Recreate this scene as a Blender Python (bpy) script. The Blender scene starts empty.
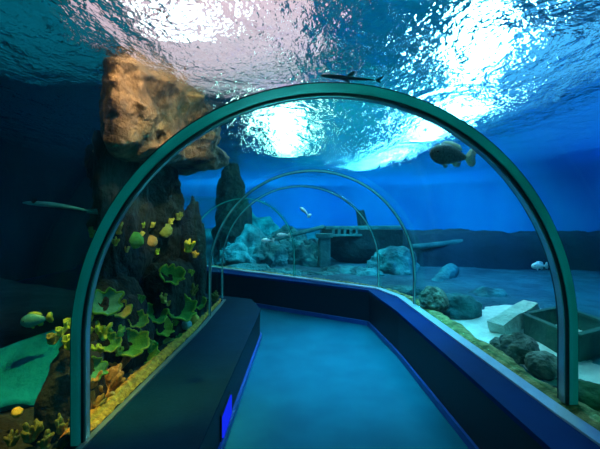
import bpy, bmesh, math, random
from mathutils import Vector, Matrix, noise
from mathutils.bvhtree import BVHTree
random.seed(7)
PI = math.pi
C = bpy.context.scene.collection
F, CX, HY, CZ = 400.0, 300.0, 206.0, 1.5      # focal length in pixels, centre column, horizon row, eye height

def P(px, py, Y):                 # the point at depth Y seen at a pixel
    return Vector(((px - CX) / F * Y, Y, CZ - (py - HY) / F * Y))
def PZ(px, py, Z):                # the point at height Z seen at a pixel
    Y = F * (CZ - Z) / (py - HY)
    return Vector(((px - CX) / F * Y, Y, Z))

# ------------------------------------------------------------------ materials
def new_mat(name):
    m = bpy.data.materials.new(name); m.use_nodes = True
    nt = m.node_tree; nt.nodes.clear()
    out = nt.nodes.new('ShaderNodeOutputMaterial')
    return m, nt, out

def noise_mat(name, c1, c2, scale=6, rough=.7, bump=.3, detail=6, c3=None, spec=.4, metal=0, bscale=None, dist=0.02, coat=0):
    m, nt, out = new_mat(name); N, L = nt.nodes, nt.links
    b = N.new('ShaderNodeBsdfPrincipled')
    tc = N.new('ShaderNodeTexCoord')
    n = N.new('ShaderNodeTexNoise'); n.inputs['Scale'].default_value = scale; n.inputs['Detail'].default_value = detail
    L.new(tc.outputs['Object'], n.inputs['Vector'])
    r = N.new('ShaderNodeValToRGB')
    r.color_ramp.elements[0].position = .35; r.color_ramp.elements[1].position = .65
    r.color_ramp.elements[0].color = (*c1, 1); r.color_ramp.elements[1].color = (*c2, 1)
    if c3:
        e = r.color_ramp.elements.new(.78); e.color = (*c3, 1)
    L.new(n.outputs['Fac'], r.inputs['Fac']); L.new(r.outputs['Color'], b.inputs['Base Color'])
    b.inputs['Roughness'].default_value = rough; b.inputs['Metallic'].default_value = metal
    b.inputs['Specular IOR Level'].default_value = spec
    b.inputs['Coat Weight'].default_value = coat
    if bump:
        n2 = N.new('ShaderNodeTexNoise'); n2.inputs['Scale'].default_value = bscale or scale * 3; n2.inputs['Detail'].default_value = 8
        L.new(tc.outputs['Object'], n2.inputs['Vector'])
        bp = N.new('ShaderNodeBump'); bp.inputs['Strength'].default_value = bump; bp.inputs['Distance'].default_value = dist
        L.new(n2.outputs['Fac'], bp.inputs['Height']); L.new(bp.outputs['Normal'], b.inputs['Normal'])
    L.new(b.outputs['BSDF'], out.inputs['Surface'])
    return m

def emit_mat(name, col, s):
    m, nt, out = new_mat(name)
    e = nt.nodes.new('ShaderNodeEmission'); e.inputs['Color'].default_value = (*col, 1); e.inputs['Strength'].default_value = s
    nt.links.new(e.outputs[0], out.inputs['Surface']); return m

def acrylic_mat(name):
    m, nt, out = new_mat(name); N, L = nt.nodes, nt.links
    t = N.new('ShaderNodeBsdfTransparent'); t.inputs['Color'].default_value = (.88, .985, .975, 1)
    g = N.new('ShaderNodeBsdfGlossy'); g.inputs['Roughness'].default_value = .0; g.inputs['Color'].default_value = (.8, .95, 1, 1)
    lw = N.new('ShaderNodeLayerWeight'); lw.inputs['Blend'].default_value = .5
    p2 = N.new('ShaderNodeMath'); p2.operation = 'POWER'; p2.inputs[1].default_value = 2.2; L.new(lw.outputs['Facing'], p2.inputs[0])
    cm = N.new('ShaderNodeMix'); cm.data_type = 'RGBA'; cm.inputs[6].default_value = (.93, .99, .985, 1); cm.inputs[7].default_value = (.58, .94, .86, 1)   # a longer way through the thick pane tints more
    L.new(p2.outputs[0], cm.inputs[0]); L.new(cm.outputs[2], t.inputs['Color'])
    pw = N.new('ShaderNodeMath'); pw.operation = 'POWER'; pw.inputs[1].default_value = 4; L.new(lw.outputs['Facing'], pw.inputs[0])
    f = N.new('ShaderNodeMath'); f.operation = 'MULTIPLY_ADD'; f.inputs[1].default_value = .07; f.inputs[2].default_value = .006; L.new(pw.outputs[0], f.inputs[0])
    mx = N.new('ShaderNodeMixShader')
    L.new(f.outputs[0], mx.inputs[0]); L.new(t.outputs[0], mx.inputs[1]); L.new(g.outputs[0], mx.inputs[2])
    L.new(mx.outputs[0], out.inputs['Surface']); return m

def surface_mat(name):
    """the rippled water surface seen from below: clear when looked at steeply, mirror and lens at a flat angle"""
    m, nt, out = new_mat(name); N, L = nt.nodes, nt.links
    tc = N.new('ShaderNodeTexCoord')
    def nz(scale, sx=1, sy=1, det=3, rot=0):
        mp = N.new('ShaderNodeMapping'); mp.inputs['Scale'].default_value = (sx, sy, 1); mp.inputs['Rotation'].default_value = (0, 0, rot)
        L.new(tc.outputs['Object'], mp.inputs['Vector'])
        n = N.new('ShaderNodeTexNoise'); n.inputs['Scale'].default_value = scale; n.inputs['Detail'].default_value = det
        n.inputs['Roughness'].default_value = .55
        L.new(mp.outputs[0], n.inputs['Vector']); return n
    n1 = nz(1.3, 1, .7, 2, .3); n2 = nz(6, 1, .6, 4, -.2); n3 = nz(15, 1, .6, 3, .1); n4 = nz(42, 1, .6, 2, .4)
    def bump(n, d, prev=None):
        b = N.new('ShaderNodeBump'); b.inputs['Strength'].default_value = 1; b.inputs['Distance'].default_value = d
        L.new(n.outputs['Fac'], b.inputs['Height'])
        if prev: L.new(prev.outputs[0], b.inputs['Normal'])
        return b
    b = bump(n4, .014, bump(n3, .045, bump(n2, .10, bump(n1, .24))))
    g = N.new('ShaderNodeBsdfGlass'); g.inputs['IOR'].default_value = SURF_IOR; g.inputs['Roughness'].default_value = 0.0
    g.inputs['Color'].default_value = (.9, .97, 1, 1)
    L.new(b.outputs[0], g.inputs['Normal'])
    t = N.new('ShaderNodeBsdfTransparent'); t.inputs['Color'].default_value = (.95, .97, 1, 1)
    lw = N.new('ShaderNodeLayerWeight'); lw.inputs['Blend'].default_value = .5     # Facing = 1 - cos
    mr = N.new('ShaderNodeMapRange'); mr.inputs['From Min'].default_value = .40; mr.inputs['From Max'].default_value = .53
    L.new(lw.outputs['Facing'], mr.inputs['Value'])
    mx = N.new('ShaderNodeMixShader')
    L.new(mr.outputs[0], mx.inputs[0]); L.new(t.outputs[0], mx.inputs[1]); L.new(g.outputs[0], mx.inputs[2])
    L.new(mx.outputs[0], out.inputs['Surface']); return m
SURF_IOR = 1.22

M = {}
M['floor'] = noise_mat('floor_paint', (.001, .095, .165), (.002, .12, .20), 3, .6, .05, bscale=80, spec=.04)
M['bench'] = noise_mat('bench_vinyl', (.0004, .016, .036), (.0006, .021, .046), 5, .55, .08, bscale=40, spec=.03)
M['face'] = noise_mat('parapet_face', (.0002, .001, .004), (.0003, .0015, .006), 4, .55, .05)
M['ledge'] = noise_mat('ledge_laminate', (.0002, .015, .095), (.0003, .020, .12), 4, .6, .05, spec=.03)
M['trim'] = noise_mat('sill_metal', (.42, .48, .62), (.52, .57, .70), 8, .3, .05, metal=.3)
M['trimdark'] = noise_mat('sill_dark', (.05, .10, .11), (.08, .14, .14), 8, .4, .05)
M['bandfar'] = noise_mat('arch_steel_lit', (.16, .62, .64), (.24, .74, .74), 5, .3, .03, coat=.4)  # lighter arch steel, with strong side light put into its colour
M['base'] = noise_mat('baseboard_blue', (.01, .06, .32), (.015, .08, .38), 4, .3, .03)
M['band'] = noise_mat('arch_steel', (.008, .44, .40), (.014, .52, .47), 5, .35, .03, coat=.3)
M['seal'] = noise_mat('arch_rubber', (.004, .012, .014), (.006, .018, .02), 8, .45, .05)
M['bright'] = noise_mat('arch_bead', (.30, .52, .52), (.38, .6, .6), 8, .25, .02, metal=.5)
M['acrylic'] = acrylic_mat('clear_acrylic')
M['water'] = surface_mat('water_ripples')
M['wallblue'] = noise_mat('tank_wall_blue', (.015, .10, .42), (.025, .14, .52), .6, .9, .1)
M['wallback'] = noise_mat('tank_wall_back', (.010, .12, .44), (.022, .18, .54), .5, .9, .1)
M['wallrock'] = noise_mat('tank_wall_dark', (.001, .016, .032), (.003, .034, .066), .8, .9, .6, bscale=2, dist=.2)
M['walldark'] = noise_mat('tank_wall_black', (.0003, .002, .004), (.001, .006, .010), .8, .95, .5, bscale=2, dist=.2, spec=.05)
M['ceil'] = noise_mat('hall_ceiling', (.03, .16, .20), (.05, .20, .24), 1, .9, 0)
M['bed'] = noise_mat('dark_teal_bed', (.003, .05, .085), (.015, .115, .16), 2.5, .95, .8, bscale=14, dist=.05)
M['sand'] = noise_mat('pale_sand', (.62, .70, .66), (.80, .86, .80), 9, .95, .5, bscale=60, dist=.02)
M['sandleft'] = noise_mat('dark_seabed', (.004, .010, .010), (.012, .022, .02), 6, .95, .6, bscale=30, dist=.03)
M['gravel'] = noise_mat('tan_gravel', (.09, .10, .02), (.50, .40, .16), 17, .9, 1, bscale=40, dist=.03, c3=(.80, .74, .50))
M['gravely'] = noise_mat('yellow_gravel', (.42, .13, .012), (.95, .34, .035), 30, .9, .9, bscale=60, dist=.02, c3=(.95, .52, .14))
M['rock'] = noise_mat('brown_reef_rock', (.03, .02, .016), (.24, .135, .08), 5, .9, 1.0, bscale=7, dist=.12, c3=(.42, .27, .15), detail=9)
M['rockdark'] = noise_mat('dark_green_rock', (.0005, .003, .002), (.0012, .008, .004), 4, .9, 1.0, bscale=9, dist=.1, detail=8)  # on the tower this dark also stands for the overhang's shade
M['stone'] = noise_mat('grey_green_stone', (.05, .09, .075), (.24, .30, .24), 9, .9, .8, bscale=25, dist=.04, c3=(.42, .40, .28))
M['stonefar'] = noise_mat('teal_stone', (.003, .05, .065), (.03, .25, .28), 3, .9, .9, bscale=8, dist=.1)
M['slab'] = noise_mat('pale_slab', (.001, .15, .24), (.003, .26, .40), 5, .95, .6, bscale=18, dist=.03, spec=.05)
M['wood'] = noise_mat('weathered_timber', (.010, .08, .07), (.03, .15, .12), 5, .85, .6, bscale=22, dist=.02)
M['logpale'] = noise_mat('bleached_log', (.40, .55, .48), (.62, .74, .66), 6, .9, .8, bscale=20, dist=.03)
M['hull'] = noise_mat('wreck_hull', (.001, .010, .012), (.005, .026, .030), 3, .9, .8, bscale=8, dist=.06)
M['deck'] = noise_mat('wreck_rail', (.01, .10, .11), (.04, .20, .21), 5, .9, .6, bscale=12, dist=.04)
M['algae'] = noise_mat('green_algae_stone', (.003, .04, .008), (.02, .13, .02), 7, .8, .7, bscale=25, dist=.03, c3=(.35, .55, .10))
def coral_mat(n, a, b, c=None): M[n] = noise_mat('coral_' + n, a, b, 14, .75, .6, bscale=45, dist=.015, c3=c)
coral_mat('green', (.03, .20, .02), (.10, .42, .05), (.35, .6, .10))
coral_mat('lime', (.22, .40, .02), (.45, .62, .05), (.75, .8, .2))
coral_mat('yellow', (.55, .42, .04), (.80, .66, .12), (.95, .85, .4))
coral_mat('olive', (.14, .16, .02), (.30, .30, .05), (.5, .48, .12))
coral_mat('brown', (.30, .14, .03), (.52, .28, .07), (.7, .46, .16))
coral_mat('orange', (.70, .34, .03), (.85, .46, .06))
coral_mat('teal', (.02, .22, .16), (.06, .36, .26))
coral_mat('pale', (.20, .42, .48), (.4, .62, .66))
M['fish'] = noise_mat('fish_scales_dark', (.035, .08, .09), (.11, .18, .18), 26, .5, .3, bscale=70, dist=.004, c3=(.16, .24, .2))
M['fin'] = noise_mat('fish_fin_cream', (.55, .55, .42), (.75, .72, .55), 20, .6, .2)
M['eye'] = noise_mat('fish_eye', (.004, .004, .005), (.01, .01, .012), 20, .2, 0)
M['silver'] = noise_mat('fish_silver', (.55, .68, .72), (.8, .88, .9), 15, .35, .1)
M['tealfish'] = noise_mat('fish_teal', (.04, .30, .32), (.08, .42, .42), 15, .4, .1)
M['yfin'] = noise_mat('fish_fin_yellow', (.40, .55, .04), (.55, .66, .08), 15, .6, .1)
M['shark'] = noise_mat('shark_skin', (.02, .06, .08), (.03, .09, .11), 15, .6, .1)
M['housing'] = noise_mat('lamp_housing', (.03, .03, .035), (.05, .05, .055), 10, .5, .05)

# ------------------------------------------------------------------ object helpers
def obj(name, bm, mat, parent=None, smooth=False, world=None):
    me = bpy.data.meshes.new(name)
    bmesh.ops.recalc_face_normals(bm, faces=bm.faces[:])
    bm.to_mesh(me); bm.free()
    for mm in (mat if isinstance(mat, (list, tuple)) else [mat]): me.materials.append(mm)
    if smooth:
        for p in me.polygons: p.use_smooth = True
    o = bpy.data.objects.new(name, me); C.objects.link(o)
    if parent: o.parent = parent
    return o
def tag(o, label, cat, group=None, kind=None):
    o['label'] = label; o['category'] = cat
    if group: o['group'] = group
    if kind: o['kind'] = kind
    return o
def struct(name, bm, mat, smooth=False):
    o = obj(name, bm, mat, None, smooth); o['kind'] = 'structure'; return o
def thing(name, label, cat, loc=(0, 0, 0), rot=(0, 0, 0), group=None):
    o = bpy.data.objects.new(name, None); C.objects.link(o)
    o.location = loc; o.rotation_euler = rot
    return tag(o, label, cat, group)
def box(bm, c, s, rot=None):
    g = bmesh.ops.create_cube(bm, size=1)
    mt = Matrix.Translation(Vector(c)) @ (rot.to_4x4() if rot else Matrix()) @ Matrix.Diagonal((*s, 1))
    bmesh.ops.transform(bm, matrix=mt, verts=g['verts']); return g['verts']
def bevel(bm, w, seg=2):
    bmesh.ops.bevel(bm, geom=bm.edges[:], offset=w, segments=seg, affect='EDGES', profile=.5)
def prism(bm, poly, z0, z1):
    """an upright prism over a plan polygon; z1 may be one height or one per corner"""
    n = len(poly); zs = z1 if isinstance(z1, (list, tuple)) else [z1] * n
    a = [bm.verts.new((x, y, z0)) for x, y in poly]; b = [bm.verts.new((poly[i][0], poly[i][1], zs[i])) for i in range(n)]
    bm.faces.new(a[::-1]); bm.faces.new(b)
    for i in range(n):
        j = (i + 1) % n; bm.faces.new((a[i], a[j], b[j], b[i]))
def off(poly, d):
    """offset an open plan polyline to its left by d (mitred)"""
    res = []
    for i, p in enumerate(poly):
        p = Vector(p)
        ns = []
        if i > 0: t = (p - Vector(poly[i - 1])).normalized(); ns.append(Vector((-t.y, t.x)))
        if i < len(poly) - 1: t = (Vector(poly[i + 1]) - p).normalized(); ns.append(Vector((-t.y, t.x)))
        m = sum(ns, Vector((0, 0))).normalized()
        k = d / max(.4, m.dot(ns[0])); res.append((p.x + m.x * k, p.y + m.y * k))
    return res
def strip(bm, pl, d0, d1, z0, z1):
    """a solid running along a polyline between two side offsets and two heights"""
    A, B = off(pl, d0), off(pl, d1)
    rings = []
    for a, b in zip(A, B):
        rings.append([bm.verts.new((a[0], a[1], z0)), bm.verts.new((b[0], b[1], z0)), bm.verts.new((b[0], b[1], z1)), bm.verts.new((a[0], a[1], z1))])
    for r, s in zip(rings, rings[1:]):
        for i in range(4):
            j = (i + 1) % 4; bm.faces.new((r[i], r[j], s[j], s[i]))
    bm.faces.new(rings[0]); bm.faces.new(rings[-1][::-1])
def tube(bm, pts, rads, seg=8, cap=True):
    pts = [Vector(p) for p in pts]; rings = []
    up = Vector((0, 0, 1))
    for i, p in enumerate(pts):
        t = (pts[min(i + 1, len(pts) - 1)] - pts[max(i - 1, 0)]).normalized()
        u = t.cross(up if abs(t.z) < .95 else Vector((1, 0, 0))).normalized(); v = t.cross(u)
        r = rads[i] if isinstance(rads, (list, tuple)) else rads
        rings.append([bm.verts.new(p + (u * math.cos(k / seg * 2 * PI) + v * math.sin(k / seg * 2 * PI)) * r) for k in range(seg)])
    for r, s in zip(rings, rings[1:]):
        for k in range(seg): bm.faces.new((r[k], r[(k + 1) % seg], s[(k + 1) % seg], s[k]))
    if cap: bm.faces.new(rings[0][::-1]); bm.faces.new(rings[-1])
def nz(p, s, seed=0): return noise.fractal(Vector(p) * s + Vector((seed * 7.3, seed * 3.1, seed * 5.7)), 1.0, 2.0, 5)

# ------------------------------------------------------------------ plan of the tunnel
# arches: left foot, right foot, left base height, right base height, spring height, rise
ZL, ZR = .33, .446
ARCH = {
    'Z': ((-1.17, -1.6), (1.75, -1.4), ZL, ZR, .90, 1.42),
    'A': ((-1.085, 1.98), (1.44, 2.15), ZL, ZR, .826, 1.265),
    'B': ((-.947, 4.21), (1.215, 4.26), ZL, ZR, .78, 1.09),
    'C': ((-.985, 5.08), (1.005, 5.14), ZL, ZR, .75, 1.0),
    'D': ((-1.45, 5.10), (-.09, 5.94), ZL, ZR, .80, .80),
    'E': ((-3.0, 5.9), (-1.70, 7.05), ZL, ZR, .80, .82),
}
def arch_pts(k, grow=0.0, n=40, legs=5):
    fl, fr, zl, zr, zs, rise = ARCH[k]
    fl, fr = Vector(fl), Vector(fr); c = (fl + fr) / 2; h = (fr - fl) / 2; R = h.length; d = h / R
    pts = []
    for i in range(legs): pts.append((c - d * (R + grow), zl + (zs - zl) * i / legs))
    for i in range(n + 1):
        a = PI - PI * i / n
        pts.append((c + d * math.cos(a) * (R + grow), zs + math.sin(a) * (rise + grow)))
    for i in range(1, legs + 1): pts.append((c + d * (R + grow), zs + (zr - zs) * i / legs))
    return [Vector((p.x, p.y, z)) for p, z in pts]
def arch_sweep(bm, k, g0, g1, y0, y1, n=64):
    """a bar following arch k from radius offset g0 to g1 and axial offset y0 to y1"""
    fl, fr = Vector(ARCH[k][0]), Vector(ARCH[k][1]); d = (fr - fl).normalized(); ax = Vector((-d.y, d.x, 0))
    a, b = arch_pts(k, g0, n), arch_pts(k, g1, n)
    rings = [[bm.verts.new(p + ax * y0), bm.verts.new(q + ax * y0), bm.verts.new(q + ax * y1), bm.verts.new(p + ax * y1)] for p, q in zip(a, b)]
    for r, s in zip(rings, rings[1:]):
        for i in range(4):
            j = (i + 1) % 4; bm.faces.new((r[i], r[j], s[j], s[i]))
    bm.faces.new(rings[0]); bm.faces.new(rings[-1][::-1])

keys = ['Z', 'A', 'B', 'C', 'D', 'E']
# the clear vault, one curved pane between each two arches
for i, (a, b) in enumerate(zip(keys, keys[1:])):
    bm = bmesh.new()
    pa, pb = arch_pts(a, .02), arch_pts(b, .02)
    ga = [[bm.verts.new(p.lerp(q, t / 6)) for p, q in zip(pa, pb)] for t in range(7)]
    for r, s in zip(ga, ga[1:]):
        for k in range(len(r) - 1): bm.faces.new((r[k], r[k + 1], s[k + 1], s[k]))
    bmesh.ops.remove_doubles(bm, verts=bm.verts[:], dist=1e-4)
    o = struct('window_%d' % (i + 1), bm, M['acrylic'], True)
    md = o.modifiers.new('thick', 'SOLIDIFY'); md.thickness = .03; md.offset = 0

AL = {'A': 'large teal steel arch framing the near end of the tunnel',
      'B': 'second thinner arch of the tunnel, beyond the large near arch',
      'C': 'third arch, standing where the walkway meets the back parapet corner',
      'D': 'thin faint arch around the bend, its foot midway along back parapet'}
for k, w in (('A', 1.0), ('B', .36), ('C', .30), ('D', .24)):
    fl = ARCH[k][0]
    t = thing('tunnel_arch', AL[k], 'arch', (0, 0, 0), group='joint arches of the tunnel')
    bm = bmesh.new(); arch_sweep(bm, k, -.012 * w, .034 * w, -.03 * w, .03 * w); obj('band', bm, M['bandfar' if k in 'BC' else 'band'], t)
    bm = bmesh.new(); arch_sweep(bm, k, -.024 * w, -.0122 * w, -.026 * w, .05 * w); s = obj('inner_seal', bm, M['seal'], t)
    bm = bmesh.new(); arch_sweep(bm, k, -.030 * w, -.0242 * w, -.012 * w, .03 * w); obj('bead', bm, M['bright' if k != 'D' else 'band'], t)['label'] = 'pale bright bead on the inner edge'
    bm = bmesh.new(); arch_sweep(bm, k, .0342 * w, .043 * w, -.02 * w, .05 * w); obj('outer_seal', bm, M['seal'], t)

# floor
LG = [(-1.17, -1.6), (-1.05, 1.98), (-.945, 3.77), (-.93, 4.95), (-1.42, 5.12), (-3.0, 5.9)]       # left glass foot
LE = [(-.52, -1.6), (-.50, 1.98), (-.452, 4.52), (-.62, 5.02), (-1.3, 5.35), (-2.8, 6.1)]          # bench front edge
RG = [(1.66, -1.4), (1.325, 2.0), (1.157, 4.63), (.985, 5.10), (-.09, 5.90), (-1.70, 7.02)]        # right glass foot
RE = [(1.28, -1.4), (1.09, 2.0), (.985, 4.0), (.865, 5.02), (-.16, 5.66), (-1.86, 6.72)]           # right parapet edge
bm = bmesh.new(); prism(bm, [(-3.2, -2), (2.2, -2), (2.2, 8.2), (-3.2, 8.2)], -.12, 0.0)
struct('floor', bm, M['floor'])

# left bench: body and top
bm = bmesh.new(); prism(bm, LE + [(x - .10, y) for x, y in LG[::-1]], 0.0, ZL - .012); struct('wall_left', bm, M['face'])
bm = bmesh.new(); prism(bm, off(LE, -.012) + LG[::-1], ZL - .012, ZL); struct('trim_1', bm, M['bench'])
bm = bmesh.new(); strip(bm, LE, -.022, -.002, 0.0, .055); struct('baseboard_left', bm, M['base'])
# right parapet up to the bend, and the back parapet beyond it
for nm, i0, i1, led in (('right', 0, 4, 'trim_2'), ('back', 3, 6, 'trim_3')):
    E, G = RE[i0:i1], RG[i0:i1]
    bm = bmesh.new(); prism(bm, E + [Vector(p) for p in off(G, -.12)][::-1], 0.0, ZR - .03)
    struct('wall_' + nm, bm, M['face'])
    bm = bmesh.new(); prism(bm, off(E, .012) + off(G, -.02)[::-1], ZR - .03, ZR); struct(led, bm, M['ledge'])
    bm = bmesh.new(); strip(bm, E, .002, .022, 0.0, .055); struct('baseboard_' + nm, bm, M['base'])
    bm = bmesh.new(); strip(bm, G, -.045, .035, ZR, ZR + .012); struct('trim_%d' % (4 if nm == 'right' else 5), bm, M['trim'])
bm = bmesh.new(); strip(bm, LG, -.012, .02, ZL, ZL + .012); struct('trim_6', bm, M['trimdark'])

# step light in the bench front
t = thing('step_light', 'glowing blue step light set low in the bench front', 'light', (-.487, 2.62, .13))
bm = bmesh.new(); box(bm, (0, 0, 0), (.012, .34, .17)); bevel(bm, .004); obj('frame', bm, M['face'], t)
bm = bmesh.new(); box(bm, (.010, 0, 0), (.012, .30, .13)); bevel(bm, .003); obj('lens', bm, emit_mat('step_light_blue', (.01, .03, 1), .55), t)

# ------------------------------------------------------------------ tank: seabed, walls, water surface
def lerp2(pl, n):
    """resample a polyline to n points by vertex index"""
    res = []
    for i in range(n):
        f = i / (n - 1) * (len(pl) - 1); k = min(int(f), len(pl) - 2); f -= k
        res.append(Vector(pl[k]).lerp(Vector(pl[k + 1]), f))
    return res
def patch(name, inner, outer, n, m, hf, mat, power=1.6):
    bm = bmesh.new(); A, B = lerp2(inner, n), lerp2(outer, n); rows = []
    for a, b in zip(A, B):
        row = []
        for j in range(m):
            p = a.lerp(b, (j / (m - 1)) ** power); d = (p - a).length
            row.append(bm.verts.new((p.x, p.y, hf(p.x, p.y, d))))
        rows.append(row)
    for r, s in zip(rows, rows[1:]):
        for j in range(m - 1): bm.faces.new((r[j], r[j + 1], s[j + 1], s[j]))
    for f in bm.faces:
        if f.normal.z < 0: f.normal_flip()
    bm.normal_update()
    for f in bm.faces:
        if f.normal.z < 0: f.normal_flip()
    return obj(name, bm, mat, None, True)
def h_right(x, y, d):
    return .26 + .12 * math.exp(-d / .25) + .05 * nz((x, y, 0), .8, 1) + .012 * nz((x, y, 0), 5, 2) + max(0, y - 9) * .02
def h_left(x, y, d):
    return .20 + .10 * math.exp(-d / .3) + .05 * nz((x, y, 0), .9, 3) + .015 * nz((x, y, 0), 4, 4)
o = patch('ground', off(RG, -.05), [(7.4, -2.9), (7.4, 3), (7.4, 9), (7.4, 18.9), (0, 18.9), (-6.8, 18.9)], 110, 60, h_right, M['bed']); o['kind'] = 'structure'
o = patch('ground', off(LG, .05), [(-6.8, -2.9), (-6.8, 1), (-6.8, 3), (-6.8, 5), (-6.8, 6), (-6.8, 8)], 80, 50, h_left, M['sandleft']); o['kind'] = 'structure'

def blob_patch(name, label, c, rx, ry, hf, mat, seed):
    bm = bmesh.new(); n, m = 72, 22; rows = []
    for a in range(n):
        th = 2 * PI * a / n; k = 1 + .22 * nz((math.cos(th), math.sin(th), 0), 1.4, seed); row = []
        for j in range(1, m + 1):
            r = j / m; x, y = c[0] + rx * k * r * math.cos(th), c[1] + ry * k * r * math.sin(th)
            row.append(bm.verts.new((x, y, hf(x, y, 1) + (.07 * (1 - r ** 3) - .02))))
        rows.append(row)
    c0 = bm.verts.new((c[0], c[1], hf(c[0], c[1], 1) + .02))
    for a in range(n):
        r, q = rows[a], rows[(a + 1) % n]; bm.faces.new((c0, r[0], q[0]))
        for j in range(m - 1): bm.faces.new((r[j], r[j + 1], q[j + 1], q[j]))
    o = obj(name, bm, mat, None, True); return tag(o, label, 'sand', kind='stuff')
blob_patch('sand', 'pale sand patch around the crate and grey stones', (2.35, 3.6), 1.15, 1.4, h_right, M['sand'], 5)

def tank_wall(name, path, z0, z1, mat, amp=.0, thick=.25, n=60):
    bm = bmesh.new(); pts = [Vector(p) for p in path]; ln = [0]
    for a, b in zip(pts, pts[1:]): ln.append(ln[-1] + (b - a).length)
    g = []
    for i in range(n + 1):
        L_ = ln[-1] * i / n; k = max(q for q in range(len(pts) - 1) if ln[q] <= L_ + 1e-6); d = (pts[k + 1] - pts[k]).normalized()
        p = pts[k] + d * (L_ - ln[k]); nr = Vector((d.y, -d.x)); row = []
        for j in range(13):
            z = z0 + (z1 - z0) * j / 12; e = amp * nz((p.x, p.y, z), .6, 9); row.append(bm.verts.new((p.x + nr.x * e, p.y + nr.y * e, z)))
        g.append(row)
    for i in range(n):
        for j in range(12): bm.faces.new((g[i][j], g[i + 1][j], g[i + 1][j + 1], g[i][j + 1]))
    o = struct(name, bm, mat, True); md = o.modifiers.new('thick', 'SOLIDIFY'); md.thickness = thick; md.offset = 0; return o
arc = [(1.5 + 6 * math.cos(a * PI / 24), 13 + 6 * math.sin(a * PI / 24)) for a in range(13)]
tank_wall('wall_north', [(7.5, -3)] + arc + [(-8, 19)], -.3, 6, M['wallback'])
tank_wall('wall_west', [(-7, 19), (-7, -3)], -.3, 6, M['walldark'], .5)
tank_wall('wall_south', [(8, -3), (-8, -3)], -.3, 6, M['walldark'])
bm = bmesh.new(); box(bm, (0, 8, 6.1), (17, 24, .2)); struct('ceiling', bm, M['ceil'])

ZS = 2.48
bm = bmesh.new(); nx, ny = 90, 130
g = [[bm.verts.new((-7.4 + 14.8 * i / nx, -2.9 + 21.8 * j / ny, 0)) for j in range(ny + 1)] for i in range(nx + 1)]
for r in g:
    for v in r: v.co.z = .05 * nz((v.co.x, v.co.y, 0), .7, 5)
for i in range(nx):
    for j in range(ny): bm.faces.new((g[i][j], g[i + 1][j], g[i + 1][j + 1], g[i][j + 1]))
o = obj('water_surface', bm, M['water'], None, True); o.location = (0, 0, ZS)
tag(o, 'rippled water surface glittering above the tunnel', 'water', kind='stuff')

# ------------------------------------------------------------------ rocks
RB = []   # reef meshes that corals sit on
def rock_bm(c, r, seed=0, amp=.25, freq=1.6, sub=5, shape=None):
    bm = bmesh.new(); bmesh.ops.create_icosphere(bm, subdivisions=sub, radius=1)
    for v in bm.verts:
        d = v.co.normalized(); p = Vector((d.x * r[0], d.y * r[1], d.z * r[2]))
        k = 1 + amp * nz(p, freq, seed) + amp * .5 * (.5 - abs(nz(p, freq * 2.2, seed + 3)) * 1.6)
        p = p * k
        v.co = shape(p) if shape else p
    return bm
def rock(name, label, c, r, mat, seed=0, amp=.25, freq=1.6, sub=4, cat='rock', group=None, shape=None, reef=False, rz=0):
    bm = rock_bm(c, r, seed, amp, freq, sub, shape)
    o = obj(name, bm, mat, None, True); o.location = c; o.rotation_euler = (0, 0, rz)
    tag(o, label, cat, group)
    if reef: RB.append(o)
    return o

# the big rock left of the tunnel: a swollen brown block, its shade put into the wall's dark colour
def upright(name, label, plan, z0, z1, mat, seed, amp=.16, round_=.12):
    bm = bmesh.new(); nz_, na = 60, 120; rings = []; q = [Vector(p) for p in plan]; cen = sum(q, Vector((0, 0))) / len(q); m = len(q)
    for j in range(nz_ + 1):
        z = z0 + (z1 - z0) * j / nz_; ring = []
        t = min(1, (z - z0) / round_, (z1 - z) / round_ + .0); sh = 1 - .25 * (1 - math.sqrt(max(0, 1 - (1 - max(0, t)) ** 2)))
        for a in range(na):
            f = a / na * m; k = int(f); u = f - k
            p0, p1, p2, p3 = q[(k - 1) % m], q[k % m], q[(k + 1) % m], q[(k + 2) % m]
            p = .5 * ((2 * p1) + (p2 - p0) * u + (2 * p0 - 5 * p1 + 4 * p2 - p3) * u * u + (3 * p1 - p0 - 3 * p2 + p3) * u ** 3)
            d = (p - cen).normalized(); p = cen + (p - cen) * sh
            e = amp * nz((p.x, p.y, z), 1.5, seed) + amp * .5 * nz((p.x, p.y, z), 5, seed + 1)
            ring.append(bm.verts.new((p.x + d.x * e, p.y + d.y * e, z + .08 * nz((p.x, p.y, z), 2, seed + 2))))
        rings.append(ring)
    for r, s in zip(rings, rings[1:]):
        for a in range(na): bm.faces.new((r[a], r[(a + 1) % na], s[(a + 1) % na], s[a]))
    bm.faces.new(rings[0][::-1]); bm.faces.new(rings[-1])
    o = obj(name, bm, mat, None, True); tag(o, label, 'rock'); RB.append(o)
upright('rock_tower', 'tall recessed rock wall left of the tunnel, coloured dark for the shade below the brown block', [(-1.56, 3.06), (-1.48, 3.5), (-1.42, 4.2), (-1.36, 4.5), (-1.52, 4.72), (-2.2, 4.95), (-2.4, 4.7), (-1.98, 3.9)], .1, 2.1, M['rockdark'], 11)
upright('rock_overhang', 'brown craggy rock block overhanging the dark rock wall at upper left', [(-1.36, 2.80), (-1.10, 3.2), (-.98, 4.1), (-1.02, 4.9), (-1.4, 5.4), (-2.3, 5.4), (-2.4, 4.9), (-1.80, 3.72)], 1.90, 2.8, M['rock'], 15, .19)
rg = 'boulders of the left reef'
rock('reef_boulder', 'low dark boulder at the foot of the near arch, under yellow coral', (-1.36, 2.42, .30), (.12, .30, .40), M['rockdark'], 1, .25, 2.2, 5, 'rock', rg, reef=True)
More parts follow.
